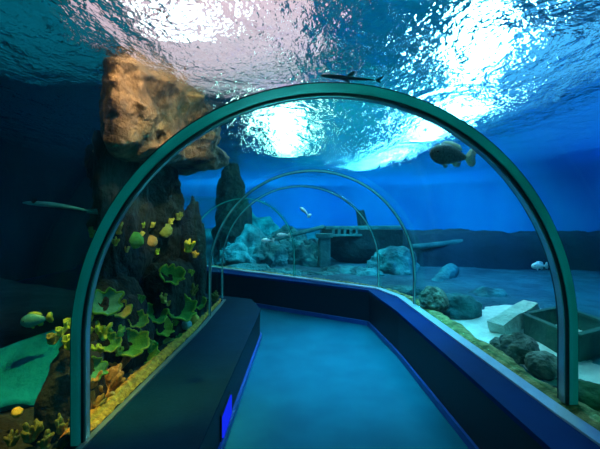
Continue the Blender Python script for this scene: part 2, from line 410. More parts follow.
rock('reef_boulder', 'dark boulder carrying the round green cup coral', (-1.50, 3.15, .38), (.24, .52, .50), M['rockdark'], 2, .25, 2.2, 5, 'rock', rg, reef=True)
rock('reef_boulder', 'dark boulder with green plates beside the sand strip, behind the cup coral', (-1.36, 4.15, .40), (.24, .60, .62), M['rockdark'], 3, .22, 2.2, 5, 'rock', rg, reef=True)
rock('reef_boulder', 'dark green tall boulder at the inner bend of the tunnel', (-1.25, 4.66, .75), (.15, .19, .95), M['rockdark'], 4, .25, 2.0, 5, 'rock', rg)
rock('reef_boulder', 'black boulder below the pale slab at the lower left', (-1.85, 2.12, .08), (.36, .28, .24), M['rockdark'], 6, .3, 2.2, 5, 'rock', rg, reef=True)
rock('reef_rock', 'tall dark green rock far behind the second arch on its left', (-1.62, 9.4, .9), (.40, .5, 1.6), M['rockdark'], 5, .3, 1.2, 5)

# pale slab bottom left
bm = bmesh.new(); bmesh.ops.create_cube(bm, size=1)
bmesh.ops.subdivide_edges(bm, edges=bm.edges[:], cuts=12, use_grid_fill=True)
for v in bm.verts:
    p = Vector((v.co.x * .75, v.co.y * .52, v.co.z * .14)); k = nz(p, 2.5, 21)
    v.co = p + Vector((.06 * k, .06 * nz(p, 3, 22), .05 * k))
o = obj('stone_slab', bm, M['slab'], None, True); o.location = P(-6, 381, 2.7); o.rotation_euler = (.60, -.16, .25)
tag(o, 'pale cyan lit flat stone slab lying at the lower left', 'rock')

# gravel along the glass
def gravel(pl, side, w0, w1, z, mat, label, seed):
    bm = bmesh.new(); n = 160; A = lerp2(pl, n); rows = []
    for i, a in enumerate(A):
        t = (A[min(i + 1, n - 1)] - A[max(i - 1, 0)]).normalized(); nr = Vector((-t.y, t.x)) * side; w = w0 + (w1 - w0) * i / (n - 1)
        w *= 1 + .35 * nz((a.x, a.y, 0), 2.5, seed); row = []
        for j in range(9):
            p = a + nr * w * j / 8
            row.append(bm.verts.new((p.x, p.y, z + .035 * math.sin(PI * min(1, j / 8 * 1.0)) + .014 * nz((p.x, p.y, 0), 22, seed) - (.12 if j == 8 else 0))))
        rows.append(row)
    for r, s in zip(rows, rows[1:]):
        for j in range(8): bm.faces.new((r[j], r[j + 1], s[j + 1], s[j]))
    o = obj('gravel', bm, mat, None, True); tag(o, label, 'gravel', kind='stuff')
gravel(off(LG, .04)[1:4], 1, .125, .02, ZL + .0, M['gravely'], 'yellow gravel strip along the foot of the left glass', 1)
gravel(off(RG[0:4], -.06), -1, .24, .16, ZR - .04, M['gravel'], 'tan and green gravel strip along the foot of the right glass', 2)
gravel(off(RG[3:], -.06), -1, .14, .14, ZR - .03, M['gravel'], 'tan gravel strip along the glass above the back parapet', 3)

# ------------------------------------------------------------------ right side: stones, crate, logs
sg = 'stones beside the right glass'
def stone(label, px, py, Y, r, seed, mat='stone', rz=0, name='stone', group=sg):
    p = P(px, py, Y); return rock(name, label, p, r, M[mat], seed, .36, .55 / max(r), 5, 'rock', group, rz=rz)
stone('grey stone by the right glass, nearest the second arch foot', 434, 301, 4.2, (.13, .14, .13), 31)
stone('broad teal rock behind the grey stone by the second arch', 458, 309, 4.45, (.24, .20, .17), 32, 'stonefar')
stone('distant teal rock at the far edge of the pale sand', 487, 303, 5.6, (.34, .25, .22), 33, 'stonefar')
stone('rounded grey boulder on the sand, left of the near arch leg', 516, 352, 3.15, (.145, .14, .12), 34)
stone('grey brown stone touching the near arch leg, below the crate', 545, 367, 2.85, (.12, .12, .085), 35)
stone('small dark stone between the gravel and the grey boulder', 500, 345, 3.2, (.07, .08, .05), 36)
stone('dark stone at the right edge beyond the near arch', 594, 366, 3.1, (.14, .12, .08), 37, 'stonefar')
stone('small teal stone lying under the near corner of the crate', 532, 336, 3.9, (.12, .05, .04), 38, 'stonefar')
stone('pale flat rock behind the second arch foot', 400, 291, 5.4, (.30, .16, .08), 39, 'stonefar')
rock('algae_stone', 'green algae covered stone at the right edge beside the arch foot', P(590, 398, 2.28), (.12, .15, .075), M['algae'], 41, .25, 6, 4)

def log(name, label, a, b, r, mat, seed, cat='log', seg=14):
    bm = bmesh.new(); a, b = Vector(a), Vector(b); n = 14
    pts = [a.lerp(b, i / n) + Vector((0, 0, .15 * r * nz((i * .3, 0, 0), 1, seed))) for i in range(n + 1)]
    tube(bm, pts, [r * (1 + .12 * nz((i * .4, 1, 0), 1, seed + 1)) for i in range(n + 1)], seg)
    o = obj(name, bm, mat, None, True); return tag(o, label, cat)
# squared pale log
A_, B_ = P(498, 330, 3.75), P(531, 308, 3.95)
mid = (A_ + B_) / 2; dd = (B_ - A_); rot = dd.to_track_quat('X', 'Z').to_matrix()
bm = bmesh.new(); box(bm, (0, 0, 0), (dd.length + .02, .17, .15)); bmesh.ops.subdivide_edges(bm, edges=bm.edges[:], cuts=4, use_grid_fill=True)
for v in bm.verts: v.co += Vector((.02 * nz(v.co, 5, 51), .02 * nz(v.co, 5, 52), .02 * nz(v.co, 5, 53)))
o = obj('squared_log', bm, M['logpale'], None, False); o.location = mid; o.rotation_euler = rot.to_euler()
tag(o, 'bleached timber beam tilted against the crate on pale sand', 'log')
log('stick', 'short dark teal stick lying on pale sand', P(470, 322.5, 4.3), P(486, 323, 4.2), .025, M['stonefar'], 61)
log('log', 'blurred teal log leaning in the dark water right of the second arch', P(425, 299, 6.3), P(452, 270, 7.0), .13, M['stonefar'], 62)
# crate: open box, a little racked, one corner towards us
cr = thing('crate', 'open green wooden crate half sunk in sand behind the arch', 'crate', (2.06, 3.66, .22))
cL, cN, cB, cF = Vector((0, 0)), Vector((.04, -.61)), Vector((.52, .27)), Vector((.56, -.34)); H = .27
def panel(bm, a, b, z0, z1, t):
    d = (b - a).normalized(); nr = Vector((-d.y, d.x)) * t / 2
    prism(bm, [a + nr, a - nr, b - nr, b + nr], z0, z1)
for a, b in ((cL, cN), (cB, cF)):
    bm = bmesh.new(); panel(bm, a, b, 0, H, .03); obj('side_panel', bm, M['wood'], cr)
    bm = bmesh.new(); panel(bm, a, b, H, H + .03, .055); bevel(bm, .006); obj('rim', bm, M['wood'], cr)
for a, b in ((cL, cB), (cN, cF)):
    d = (b - a).normalized() * .032
    bm = bmesh.new(); panel(bm, a + d, b - d, 0, H, .03); obj('end_panel', bm, M['wood'], cr)
    bm = bmesh.new(); panel(bm, a + d, b - d, H, H + .03, .055); bevel(bm, .006); obj('rim', bm, M['wood'], cr)
bm = bmesh.new(); m_ = (cL + cF) / 2; prism(bm, [m_ + (p - m_) * .93 for p in (cL, cB, cF, cN)], .10, .14); obj('bottom_panel', bm, M['sand'], cr)['label'] = 'sand lying in the crate'

# rock ridge and plank in the distance on the right
bm = bmesh.new(); n = 60; rows = []
for i in range(n + 1):
    x = 2.4 + 4.9 * i / n; row = []
    for j in range(15):
        a = PI * j / 14; top = .92 + .05 * i / n + .09 * nz((x, 0, 0), 1.1, 71)
        y = 9.2 - .1 * x - math.cos(a) * .9; z = .1 + (top - .1) * min(1, 1.25 * math.sin(a)) ** .6 + .08 * nz((x, y, j * .2), 2.2, 72)
        row.append(bm.verts.new((x, y, z if 0 < j < 14 else 0)))
    rows.append(row)
for r, s in zip(rows, rows[1:]):
    for j in range(14): bm.faces.new((r[j], r[j + 1], s[j + 1], s[j]))
bm.faces.new(rows[0]); bm.faces.new(rows[-1])
o = obj('rock_ridge', bm, M['wallrock'], None, True); tag(o, 'long low dark blue rock ridge across the right background', 'rock')
log('pole', 'long pale pole lying on the rock ridge, right of the second arch', P(412, 247, 8.0), P(504, 237.5, 8.4), .055, M['deck'], 73, 'pole')

# ------------------------------------------------------------------ the wreck at the back
SH = P(362, 252, 9.0)
sh = thing('shipwreck', 'sunken dark ship hull with a railed deck behind the third arch', 'shipwreck', (1.42, 9.0, .2), (0, 0, .12))
bm = bmesh.new(); rows = []
for i in range(21):          # hull: stations along x from bow (left) to stern
    u = i / 20; x = -.95 + 1.62 * u; hw = .10 + .55 * math.sin(min(1, u * 1.6) * PI / 2); row = []
    for j in range(13):
        a = PI * j / 12; y = -hw * math.cos(a); z = .80 - (.80 + .1) * (math.sin(a) ** .6) * (.5 + .5 * min(1, u * 2.2))
        row.append(bm.verts.new((x - .18 * (1 - u) * (.8 - z), y, z)))
    rows.append(row)
for r, s in zip(rows, rows[1:]):
    for j in range(12): bm.faces.new((r[j], r[j + 1], s[j + 1], s[j]))
    bm.faces.new((r[0], s[0], s[12], r[12]))
bm.faces.new(rows[0]); bm.faces.new(rows[-1]); bmesh.ops.recalc_face_normals(bm, faces=bm.faces[:])
obj('hull', bm, M['hull'], sh)
bm = bmesh.new(); box(bm, (-.14, -.52, .845), (1.66, .12, .07)); bevel(bm, .01); obj('rail', bm, M['deck'], sh)['label'] = 'pale deck rail'
for i in range(12):
    bm = bmesh.new(); box(bm, (-.80 + i * .125, -.56, .765), (.05, .06, .09)); obj('baluster', bm, M['deck'], sh)
bm = bmesh.new(); box(bm, (-.14, -.58, .69), (1.55, .05, .05)); bevel(bm, .008); obj('wale', bm, M['deck'], sh)
bm = bmesh.new(); tube(bm, [(-.02, -.1, .8), (-.10, -.1, 1.2)], [.12, .09], 10); obj('mast_stump', bm, M['hull'], sh)
bm = bmesh.new(); tube(bm, [(-.98, -.45, .86), (-2.15, -.75, .60)], [.05, .035], 10); obj('bowsprit', bm, M['deck'], sh)
bm = bmesh.new(); box(bm, (-1.0, -.6, .35), (.24, .2, .62)); bevel(bm, .03); box(bm, (-1.0, -.6, .69), (.32, .28, .08)); obj('stem_post', bm, M['deck'], sh)
fg = 'rocks heaped around the wreck'
farr = [('rounded teal rock at the far left end of the back glass', 236, 262, 7.9, (.34, .3, .30)),
        ('teal rock second from the left behind the back parapet', 252, 258, 8.6, (.4, .35, .45)),
        ('dark hollowed teal rock below the white fish', 268, 262, 8.3, (.30, .3, .32)),
        ('tall teal rock mound left of the wreck under the bowsprit', 288, 254, 9.3, (.50, .35, .50)),
        ('teal rock leaning on the stem post of the wreck', 304, 264, 8.6, (.34, .28, .30)),
        ('low pale green rock in front of the wreck hull', 342, 275, 7.6, (.40, .25, .16)),
        ('small pale rock in front of the stem post', 322, 279, 7.2, (.28, .2, .10)),
        ('green rock below the hull beside the third arch foot', 366, 276, 7.3, (.30, .25, .14)),
        ('dark teal rock right of the third arch leg', 392, 272, 7.6, (.42, .3, .34)),
        ('low green rock lying along the back glass at its left', 248, 272, 7.4, (.36, .2, .12)),
        ('craggy rock on top of the heap left of the bowsprit tip', 262, 248, 8.9, (.34, .3, .26)),
        ('rock wedged between the tall mound and the stem post', 312, 256, 9.2, (.3, .3, .36)),
        ('small rock directly below the bowsprit tip', 277, 249, 8.7, (.2, .2, .18)),
        ('low rock lying before the tall mound on the back glass', 297, 277, 7.4, (.3, .2, .13)),
        ('dim rock at the far left edge behind the tunnel bend', 232, 250, 9.2, (.34, .3, .36)),
        ('low teal rock lying along the back glass, under the dark hollow', 276, 275, 7.2, (.34, .2, .11))]
for i, (lb, px, py, Y, r) in enumerate(farr):
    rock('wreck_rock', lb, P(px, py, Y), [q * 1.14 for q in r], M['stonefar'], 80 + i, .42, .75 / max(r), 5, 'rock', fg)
rock('reef_rock', 'broad blue hazy rock far behind the left end of the back glass', P(246, 236, 13), (1.0, .6, .85), M['stonefar'], 95, .35, 1.0, 4)

# ------------------------------------------------------------------ corals
dg = bpy.context.evaluated_depsgraph_get(); dg.update()
trees = []
for o in RB:
    me = o.data; vs = [o.matrix_world @ v.co for v in me.vertices] if False else [Matrix.LocRotScale(o.location, o.rotation_euler, None) @ v.co for v in me.vertices]
    trees.append(BVHTree.FromPolygons(vs, [tuple(p.vertices) for p in me.polygons]))
CAM = Vector((0, 0, CZ))
def reef_hit(px, py, lim=6):
    d = (P(px, py, 1.0) - CAM); best = None
    for t in trees:
        h = t.ray_cast(CAM, d.normalized())
        if h[0] is not None and (best is None or h[3] < best[2]): best = (h[0], h[1], h[3])
    return best
def fuse(bm, vox):
    """one continuous skin over overlapping branches"""
    me = bpy.data.meshes.new('tmp'); bm.to_mesh(me); bm.free()
    o = bpy.data.objects.new('tmp', me); C.objects.link(o)
    md = o.modifiers.new('r', 'REMESH'); md.mode = 'VOXEL'; md.voxel_size = vox; md.use_smooth_shade = True
    bpy.context.view_layer.update()
    ev = o.evaluated_get(bpy.context.evaluated_depsgraph_get()); m2 = bpy.data.meshes.new_from_object(ev)
    bpy.data.objects.remove(o); b2 = bmesh.new(); b2.from_mesh(m2); bpy.data.meshes.remove(m2); return b2
def plate_R(th, seed): return 1 + .25 * nz((math.cos(th), math.sin(th), 0), 1.6, seed) + .05 * math.sin(th * 9 + seed)
def plate_z(th, r, R, cup): return cup * r * r + .16 * math.sin(th * 6 + r) * (r / R) ** 3 - .05
def plate_bm(seed, cup=.55, arc=2 * PI):
    bm = bmesh.new(); na, nr = 72, 9; rings = []
    for a in range(na):
        th = arc * a / na; R = plate_R(th, seed); row = []
        for k in range(nr + 1):
            r = R * k / nr; row.append(Vector((r * math.cos(th), r * math.sin(th), plate_z(th, r, R, cup))))
        rings.append(row)
    c0 = bm.verts.new((0, 0, -.05)); c1 = bm.verts.new((0, 0, -.13))
    top = [[bm.verts.new(p) for p in row[1:]] for row in rings]; bot = [[bm.verts.new(p - Vector((0, 0, .08 if i < nr - 1 else .05))) for i, p in enumerate(row[1:])] for row in rings]
    for a in range(na):
        b = (a + 1) % na
        bm.faces.new((c0, top[a][0], top[b][0])); bm.faces.new((c1, bot[b][0], bot[a][0]))
        for k in range(nr - 1):
            bm.faces.new((top[a][k], top[a][k + 1], top[b][k + 1], top[b][k])); bm.faces.new((bot[b][k], bot[b][k + 1], bot[a][k + 1], bot[a][k]))
        bm.faces.new((top[a][-1], bot[a][-1], bot[b][-1], top[b][-1]))
    return bm
def plate_rim(seed, cup=.55):
    bm = bmesh.new(); pts = []
    for a in range(72):
        th = 2 * PI * a / 72; R = plate_R(th, seed); pts.append((R * math.cos(th), R * math.sin(th), plate_z(th, R, R, cup)))
    m = 6; rings = []
    for i, p in enumerate(pts):
        p = Vector(p); t = (Vector(pts[(i + 1) % 72]) - Vector(pts[i - 1])).normalized(); u = t.cross(Vector((0, 0, 1))).normalized(); v = t.cross(u)
        rings.append([bm.verts.new(p + (u * math.cos(k / m * 2 * PI) + v * math.sin(k / m * 2 * PI)) * .075) for k in range(m)])
    for i in range(72):
        r, s = rings[i], rings[(i + 1) % 72]
        for k in range(m): bm.faces.new((r[k], r[(k + 1) % m], s[(k + 1) % m], s[k]))
    return bm, None
def finger_bm(seed, n=9, spread=.5, thick=.16):
    rnd = random.Random(seed); bm = bmesh.new()
    bmesh.ops.create_icosphere(bm, subdivisions=2, radius=.42, matrix=Matrix.Translation((0, 0, .0)) @ Matrix.Diagonal((1.1, 1.1, .6, 1)))
    for i in range(n):
        a = rnd.uniform(0, 2 * PI); s = math.sqrt(rnd.random()) * spread; h = rnd.uniform(.7, 1.15); b = Vector((math.cos(a) * s * .5, math.sin(a) * s * .5, .05))
        e = Vector((math.cos(a) * s * 1.5, math.sin(a) * s * 1.5, h)); m = b.lerp(e, .5) + Vector((rnd.uniform(-.08, .08), rnd.uniform(-.08, .08), 0)); t = thick * rnd.uniform(.8, 1.2)
        tube(bm, [b, m, b.lerp(e, .88), e, e + (e - m).normalized() * t * .7], [t * 1.1, t, t * 1.05, t * .85, t * .25], 8)
    return fuse(bm, .05)
def fold_bm(seed):
    """an upright folded leaf coral"""
    bm = bmesh.new()
    for q in range(4):
        rnd = random.Random(seed * 10 + q); a0 = rnd.uniform(0, PI); rows = []; n = 18
        for i in range(n + 1):
            u = i / n - .5; row = []
            for k in range(7):
                v = k / 6; x = u * 1.3 * (.35 + .65 * v); y = .16 * math.sin(u * 9 + q) * v + (q - 1.5) * .22; z = v * (.9 - 1.0 * u * u) + .05 * math.sin(u * 22)
                row.append(Vector((x * math.cos(a0 * .3) - y * math.sin(a0 * .3), x * math.sin(a0 * .3) + y * math.cos(a0 * .3), z)))
            rows.append(row)
        nr = Vector((0, .05, 0)); A = [[bm.verts.new(p + nr) for p in r] for r in rows]; B = [[bm.verts.new(p - nr) for p in r] for r in rows]
        for i in range(n):
            for k in range(6):
                bm.faces.new((A[i][k], A[i][k + 1], A[i + 1][k + 1], A[i + 1][k])); bm.faces.new((B[i + 1][k], B[i + 1][k + 1], B[i][k + 1], B[i][k]))
            bm.faces.new((A[i][6], B[i][6], B[i + 1][6], A[i + 1][6])); bm.faces.new((A[i + 1][0], B[i + 1][0], B[i][0], A[i][0]))
        for i in (0, n):
            for k in range(6): bm.faces.new((A[i][k], B[i][k], B[i][k + 1], A[i][k + 1]))
    bmesh.ops.create_icosphere(bm, subdivisions=2, radius=.4, matrix=Matrix.Diagonal((1.1, 1.2, .5, 1)))
    return fuse(bm, .05)
def mound_bm(seed):
    bm = bmesh.new(); bmesh.ops.create_icosphere(bm, subdivisions=4, radius=1)
    for v in bm.verts:
        d = v.co.normalized(); v.co = Vector((d.x, d.y, d.z * .75)) * (1 + .16 * nz(d, 1.8, seed) + .07 * abs(nz(d, 7, seed + 1)))
    return bm
cg = 'corals on the left reef'
NORM = {'plate': 1, 'finger': 1, 'fold': 1, 'mound': 1}
def coral(kind, mat, px, py, size, label, seed, Y=None, tilt=.8, yaw=0.0, name=None, back=.0):
    """size: radius in pixels"""
    if Y is None:
        h = reef_hit(px, py)
        if h is None or h[0].y > 6: Y = 2.6
        else: Y = h[0].y - back
    p = P(px, py, Y); s = size / F * Y
    names = {'plate': 'plate_coral', 'finger': 'finger_coral', 'fold': 'leaf_coral', 'mound': 'mound_coral'}
    view = math.atan2(p.x, p.y)
    rot = (tilt, 0, -view * .6 + .5 + yaw)
    if kind == 'plate':
        t = thing(name or names[kind], label, 'coral', p, rot, cg)
        o = obj('plate', plate_bm(seed), M[mat], t, True); o.scale = (s, s, s)
        b2, lk = plate_rim(seed); o = obj('rim', b2, M['lime' if mat != 'teal' else 'green'], t, True); o.scale = (s, s, s)
        bm = bmesh.new(); tube(bm, [(0, 0, -.06), (.05, .1, -.4), (.08, .25, -.8)], [.3, .2, .25], 10); o = obj('stalk', bm, M['rockdark'], t, True); o.scale = (s, s, s)
    else:
        bm = finger_bm(seed, 18, .9, .17) if (mat, kind) == ('brown', 'finger') else {'finger': finger_bm, 'fold': fold_bm, 'mound': mound_bm}[kind](seed)
        o = obj(name or names[kind], bm, M[mat], None, True); k = s * (1 if kind == 'mound' else 1.0); o.scale = (k, k, k)
        o.location = p - (Vector((0, 0, s * .5)) if kind != 'mound' else Vector((0, 0, 0))); o.rotation_euler = rot if kind == 'mound' else (.25, 0, rot[2])
        tag(o, label, 'coral', cg)
cl = [
 ('fold', 'yellow', 94, 231, 10, 'yellow leafy coral poking out left of the arch band on the rock wall', None),
 ('finger', 'olive', 118, 228, 9, 'olive branched coral clump just right of the arch band, on rock', None),
 ('finger', 'yellow', 114, 241, 7, 'pale yellow branching coral under the olive clump by the arch band', None),
 ('mound', 'green', 134, 240, 9, 'round green mound coral in the upper row on rock', None),
 ('mound', 'brown', 150, 241, 7, 'brownish mound coral right of the round green mound', None),
 ('mound', 'olive', 164, 230, 8, 'olive mound coral at the right of the upper row', None),
 ('finger', 'yellow', 152, 224, 5, 'tiny yellow tuft coral above the brownish mound', None),
 ('finger', 'lime', 143, 225, 4, 'smallest yellow green tuft coral in the upper row', None),
 ('finger', 'olive', 178, 216, 6, 'olive tuft coral highest on the rock wall', None),
 ('finger', 'lime', 188, 246, 9, 'yellow green tuft coral below the highest tuft, on dark rock', None),
 ('plate', 'green', 170, 277, 12, 'bright green plate coral on dark rock, halfway up the wall', None),
 ('fold', 'lime', 190, 272, 6, 'lime leaf coral right of the halfway green plate', None),
 ('finger', 'yellow', 164, 298, 7, 'pale yellow twig coral between the green plates', None),
 ('finger', 'olive', 192, 290, 8, 'dim olive branched coral under the lime leaf coral', None),
 ('plate', 'green', 155, 316, 11, 'upright green disc coral in the middle of the reef', None),
 ('plate', 'green', 180, 311, 14, 'large green plate coral standing near the sand strip', None),
 ('fold', 'lime', 175, 322, 5, 'lime tip coral at the foot of the large green plate', None),
 ('mound', 'pale', 187, 325, 5, 'pale blue knobbly coral beside the orange sponge', 3.9),
 ('plate', 'teal', 104, 306, 15, 'dim teal plate coral behind the arch leg', None),
 ('plate', 'yellow', 120, 312, 9, 'pale yellow thin plate coral above the finger corals', None),
 ('fold', 'lime', 68, 322, 9, 'lime leaf coral just left of the arch leg, topmost there', 2.25),
 ('fold', 'lime', 70, 340, 13, 'big lime leaf coral touching the left side of the arch leg', 2.2),
 ('fold', 'olive', 52, 337, 10, 'olive leaf coral at the left end of the reef, over the slab', 2.3),
 ('finger', 'lime', 101, 331, 13, 'lime finger coral right of the arch leg', None),
 ('finger', 'green', 116, 333, 12, 'green finger coral left of the round cup coral', None),
 ('plate', 'green', 129, 346, 15, 'round green cup coral facing the walkway', None),
 ('fold', 'green', 149, 344, 11, 'green leaf coral right of the round cup coral', None),
 ('finger', 'brown', 119, 362, 10, 'orange brown finger coral under the round cup coral', None),
 ('plate', 'lime', 144, 362, 14, 'yellow green ruffled plate coral near the sand strip', None),
 ('mound', 'olive', 168, 346, 11, 'olive mound coral between yellow green plate and sand strip', None),
 ('finger', 'brown', 106, 384, 19, 'large brown finger sponge beside the yellow gravel', None),
 ('finger', 'brown', 129, 376, 14, 'smaller brown finger sponge right of the large one, by the gravel', None),
 ('finger', 'lime', 96, 350, 9, 'small lime finger coral low beside the arch leg', None),
 ('plate', 'teal', 92, 372, 12, 'dim green plate coral low beside the arch leg, over the brown sponge', None),
 ('finger', 'olive', 30, 430, 15, 'olive branched coral in the bottom left corner', 2.05),
 ('finger', 'olive', 62, 424, 12, 'dark olive branched coral left of the arch foot', 2.1),
 ('mound', 'yellow', 17, 412, 5, 'small yellow mound coral at the left edge above the corner coral', 2.2),
 ('fold', 'olive', 48, 408, 8, 'dim green leaf coral below the pale slab', 2.25),
 ('finger', 'yellow', 104, 246, 6, 'small yellow coral under the leafy coral, at the left of the upper row', None),
 ('finger', 'yellow', 126, 249, 5, 'pale yellow twig coral under the round green mound', None),
 ('fold', 'yellow', 141, 233, 5, 'tiny yellow leaf coral over the round green mound', None),
 ('finger', 'lime', 157, 251, 5, 'tiny lime twig coral under the brownish mound', None),
 ('finger', 'yellow', 171, 221, 5, 'small yellow tuft coral left of the highest tuft', None),
 ('finger', 'yellow', 195, 254, 5, 'tiny yellow tuft coral nearest the second arch leg', None),
 ('plate', 'green', 137, 322, 9, 'small green plate coral between the disc coral and the finger corals', None),
 ('plate', 'green', 108, 345, 10, 'green plate coral left of the round cup coral', None),
 ('plate', 'lime', 163, 330, 9, 'lime plate coral under the upright green disc', None),
 ('fold', 'lime', 118, 350, 8, 'lime leaf coral wedged under the green finger coral', None),
 ('plate', 'green', 196, 304, 8, 'small green plate coral above the orange sponge', None),
 ('fold', 'green', 139, 298, 8, 'dim green leaf coral in the gap below the upper row', None),
 ('fold', 'lime', 86, 330, 9, 'lime leaf coral half hidden by the arch leg', 2.3),
 ('fold', 'lime', 60, 330, 8, 'lime leaf coral between the olive and the big lime leaf coral', 2.28),
 ('finger', 'brown', 94, 402, 9, 'low brown finger coral at the near end of the yellow gravel', 2.3),
 ('finger', 'brown', 146, 376, 8, 'small brown finger coral under the yellow green ruffled plate', None),
 ('finger', 'brown', 92, 378, 12, 'brown finger sponge closest to the near arch leg', None),
 ('finger', 'brown', 119, 394, 9, 'lowest brown finger sponge, right on the yellow gravel', None),
 ('finger', 'yellow', 153, 366, 6, 'yellow twig coral beside the ruffled plate, on the gravel edge', None),
 ('finger', 'lime', 139, 334, 7, 'lime finger coral over the green leaf coral', None),
 ('finger', 'lime', 90, 318, 6, 'small lime finger coral under the dim teal plate', None),
 ('fold', 'green', 178, 336, 7, 'small green leaf coral between the olive mound and the pale blue coral', None),
 ('finger', 'yellow', 168, 303, 4, 'tiny yellow twig coral above the upright green disc', None),
 ('finger', 'olive', 12, 438, 10, 'olive branched coral cut off by the left edge', 2.0),
 ('finger', 'olive', 45, 440, 11, 'olive branched coral at the bottom edge left of the arch foot', 2.0),
 ('finger', 'olive', 214, 296, 7, 'golden olive coral at the tunnel bend behind the left glass', 4.75),
]
for i, c in enumerate(cl):
    coral(c[0], c[1], c[2], c[3], c[4], c[5], 100 + i, c[6])
o = rock('barrel_sponge', 'orange round sponge beside the sand strip near the bend', P(194, 321, 4.05), (.055, .055, .075), M['orange'], 140, .12, 8, 4, 'sponge')

# ------------------------------------------------------------------ fish
def fish_bm(L=1.0, depth=.44, width=.2, tail=.30, fins=True, slim=False):
    """head towards -x; body and fins one mesh; slots: 0 body, 1 fins, 2 eye"""
    bm = bmesh.new(); n, m = 28, 18; rings = []
    top = []; bot = []
    for i in range(n + 1):
        u = i / n; x = -.5 + .78 * u
        e = (math.sin(PI * min(1, u ** .70)) ** .95 if 0 < u < 1 else 0) * (1 - .12 * u) + .18 * u + .06 * (1 - u)
        h = depth / 2 * e + .004; w = width / 2 * e + .003; ring = []
        zc = .02 * math.sin(u * PI)
        for k in range(m):
            a = 2 * PI * k / m; ring.append(bm.verts.new((x, math.cos(a) * w, zc + math.sin(a) * h)))
        rings.append(ring); top.append((x, zc + h)); bot.append((x, zc - h))
    for r, s in zip(rings, rings[1:]):
        for k in range(m): bm.faces.new((r[k], r[(k + 1) % m], s[(k + 1) % m], s[k]))
    bm.faces.new(rings[0]); bm.faces.new(rings[-1])
    def fin(pts, th=.012, y=0, lean=0):
        a = [bm.verts.new((x, y + th / 2 + lean * z, z)) for x, z in pts]; b = [bm.verts.new((x, y - th / 2 + lean * z, z)) for x, z in pts]
        fs = [bm.faces.new(a), bm.faces.new(b[::-1])]
        for i in range(len(a)):
            j = (i + 1) % len(a); fs.append(bm.faces.new((a[i], b[i], b[j], a[j])))
        for f in fs: f.material_index = 1
    fin([(.25, .02), (.36, tail * .62), (.46, tail * .66), (.5, tail * .4), (.47, .05), (.5, -tail * .3), (.45, -tail * .55), (.35, -tail * .5), (.25, -.03)])
    if fins:
        hi = lambda u: top[int(u * n)]; lo = lambda u: bot[int(u * n)]
        fin([(hi(.28)[0], hi(.28)[1] - .02), (hi(.4)[0], hi(.4)[1] + .05), (hi(.6)[0], hi(.6)[1] + .08), (hi(.8)[0] + .02, hi(.8)[1] + .10), (hi(.86)[0] + .02, hi(.86)[1] + .03), (hi(.82)[0], hi(.82)[1] - .02)])
        fin([(lo(.62)[0], lo(.62)[1] + .02), (lo(.7)[0] + .02, lo(.7)[1] - .07), (lo(.82)[0] + .04, lo(.82)[1] - .09), (lo(.86)[0] + .02, lo(.86)[1] - .01)])
        fin([(lo(.35)[0], lo(.35)[1] + .03), (lo(.45)[0] + .02, lo(.45)[1] - .07), (lo(.5)[0] + .03, lo(.5)[1] - .02)])
    for s in (-1, 1):
        k0 = len(bm.faces); bmesh.ops.create_uvsphere(bm, u_segments=10, v_segments=8, radius=.026, matrix=Matrix.Translation((-.37, s * width * .36, .035)))
        bm.faces.ensure_lookup_table()
        for f in bm.faces[k0:]: f.material_index = 2
    return bm
def fish(name, label, px, py, Y, lenpx, mats, yaw=0, pitch=0, roll=0, **kw):
    o = obj(name, fish_bm(**kw), [M[k] for k in mats], None, True); s = lenpx / F * Y; o.scale = (s, s, s)
    o.location = P(px, py, Y); o.rotation_euler = (roll, pitch, yaw); tag(o, label, 'fish'); return o
fish('fish', 'dark spotted fish with cream fins under the right side of the near arch', 453, 156, 3.4, 50, ('fish', 'fin', 'eye'), yaw=.15, pitch=.10, depth=.40)
fish('fish', 'small white fish before the teal rocks left of the bowsprit', 268, 240.5, 7.0, 13, ('silver', 'silver', 'eye'), depth=.26, fins=False, yaw=.1, pitch=.05)
fish('fish', 'pale fish just above the bowsprit tip', 284, 235, 7.3, 15, ('silver', 'silver', 'eye'), depth=.24, fins=False, yaw=.2)
fish('fish', 'white fish diving in blue water above the bowsprit', 305, 212, 7.0, 14, ('silver', 'silver', 'eye'), depth=.24, fins=False, yaw=.1, pitch=.75)
fish('fish', 'small pale fish just left of the right leg of the near arch', 540, 266, 5.0, 20, ('silver', 'silver', 'eye'), depth=.30, yaw=.2)
fish('fish', 'little pale fish in dark water above the pale sand', 505, 302, 5.2, 10, ('silver', 'silver', 'eye'), depth=.28, fins=False, yaw=.1)
fish('fish', 'teal fish with yellow fins swimming above the pale slab', 37, 320, 2.7, 30, ('tealfish', 'yfin', 'eye'), depth=.42, pitch=-.12, yaw=.2)
fish('needlefish', 'thin silver blue needlefish in dark water at the far left', 66, 208, 3.2, 82, ('tealfish', 'tealfish', 'eye'), depth=.05, width=.04, tail=.06, fins=False, pitch=.13, yaw=.1)
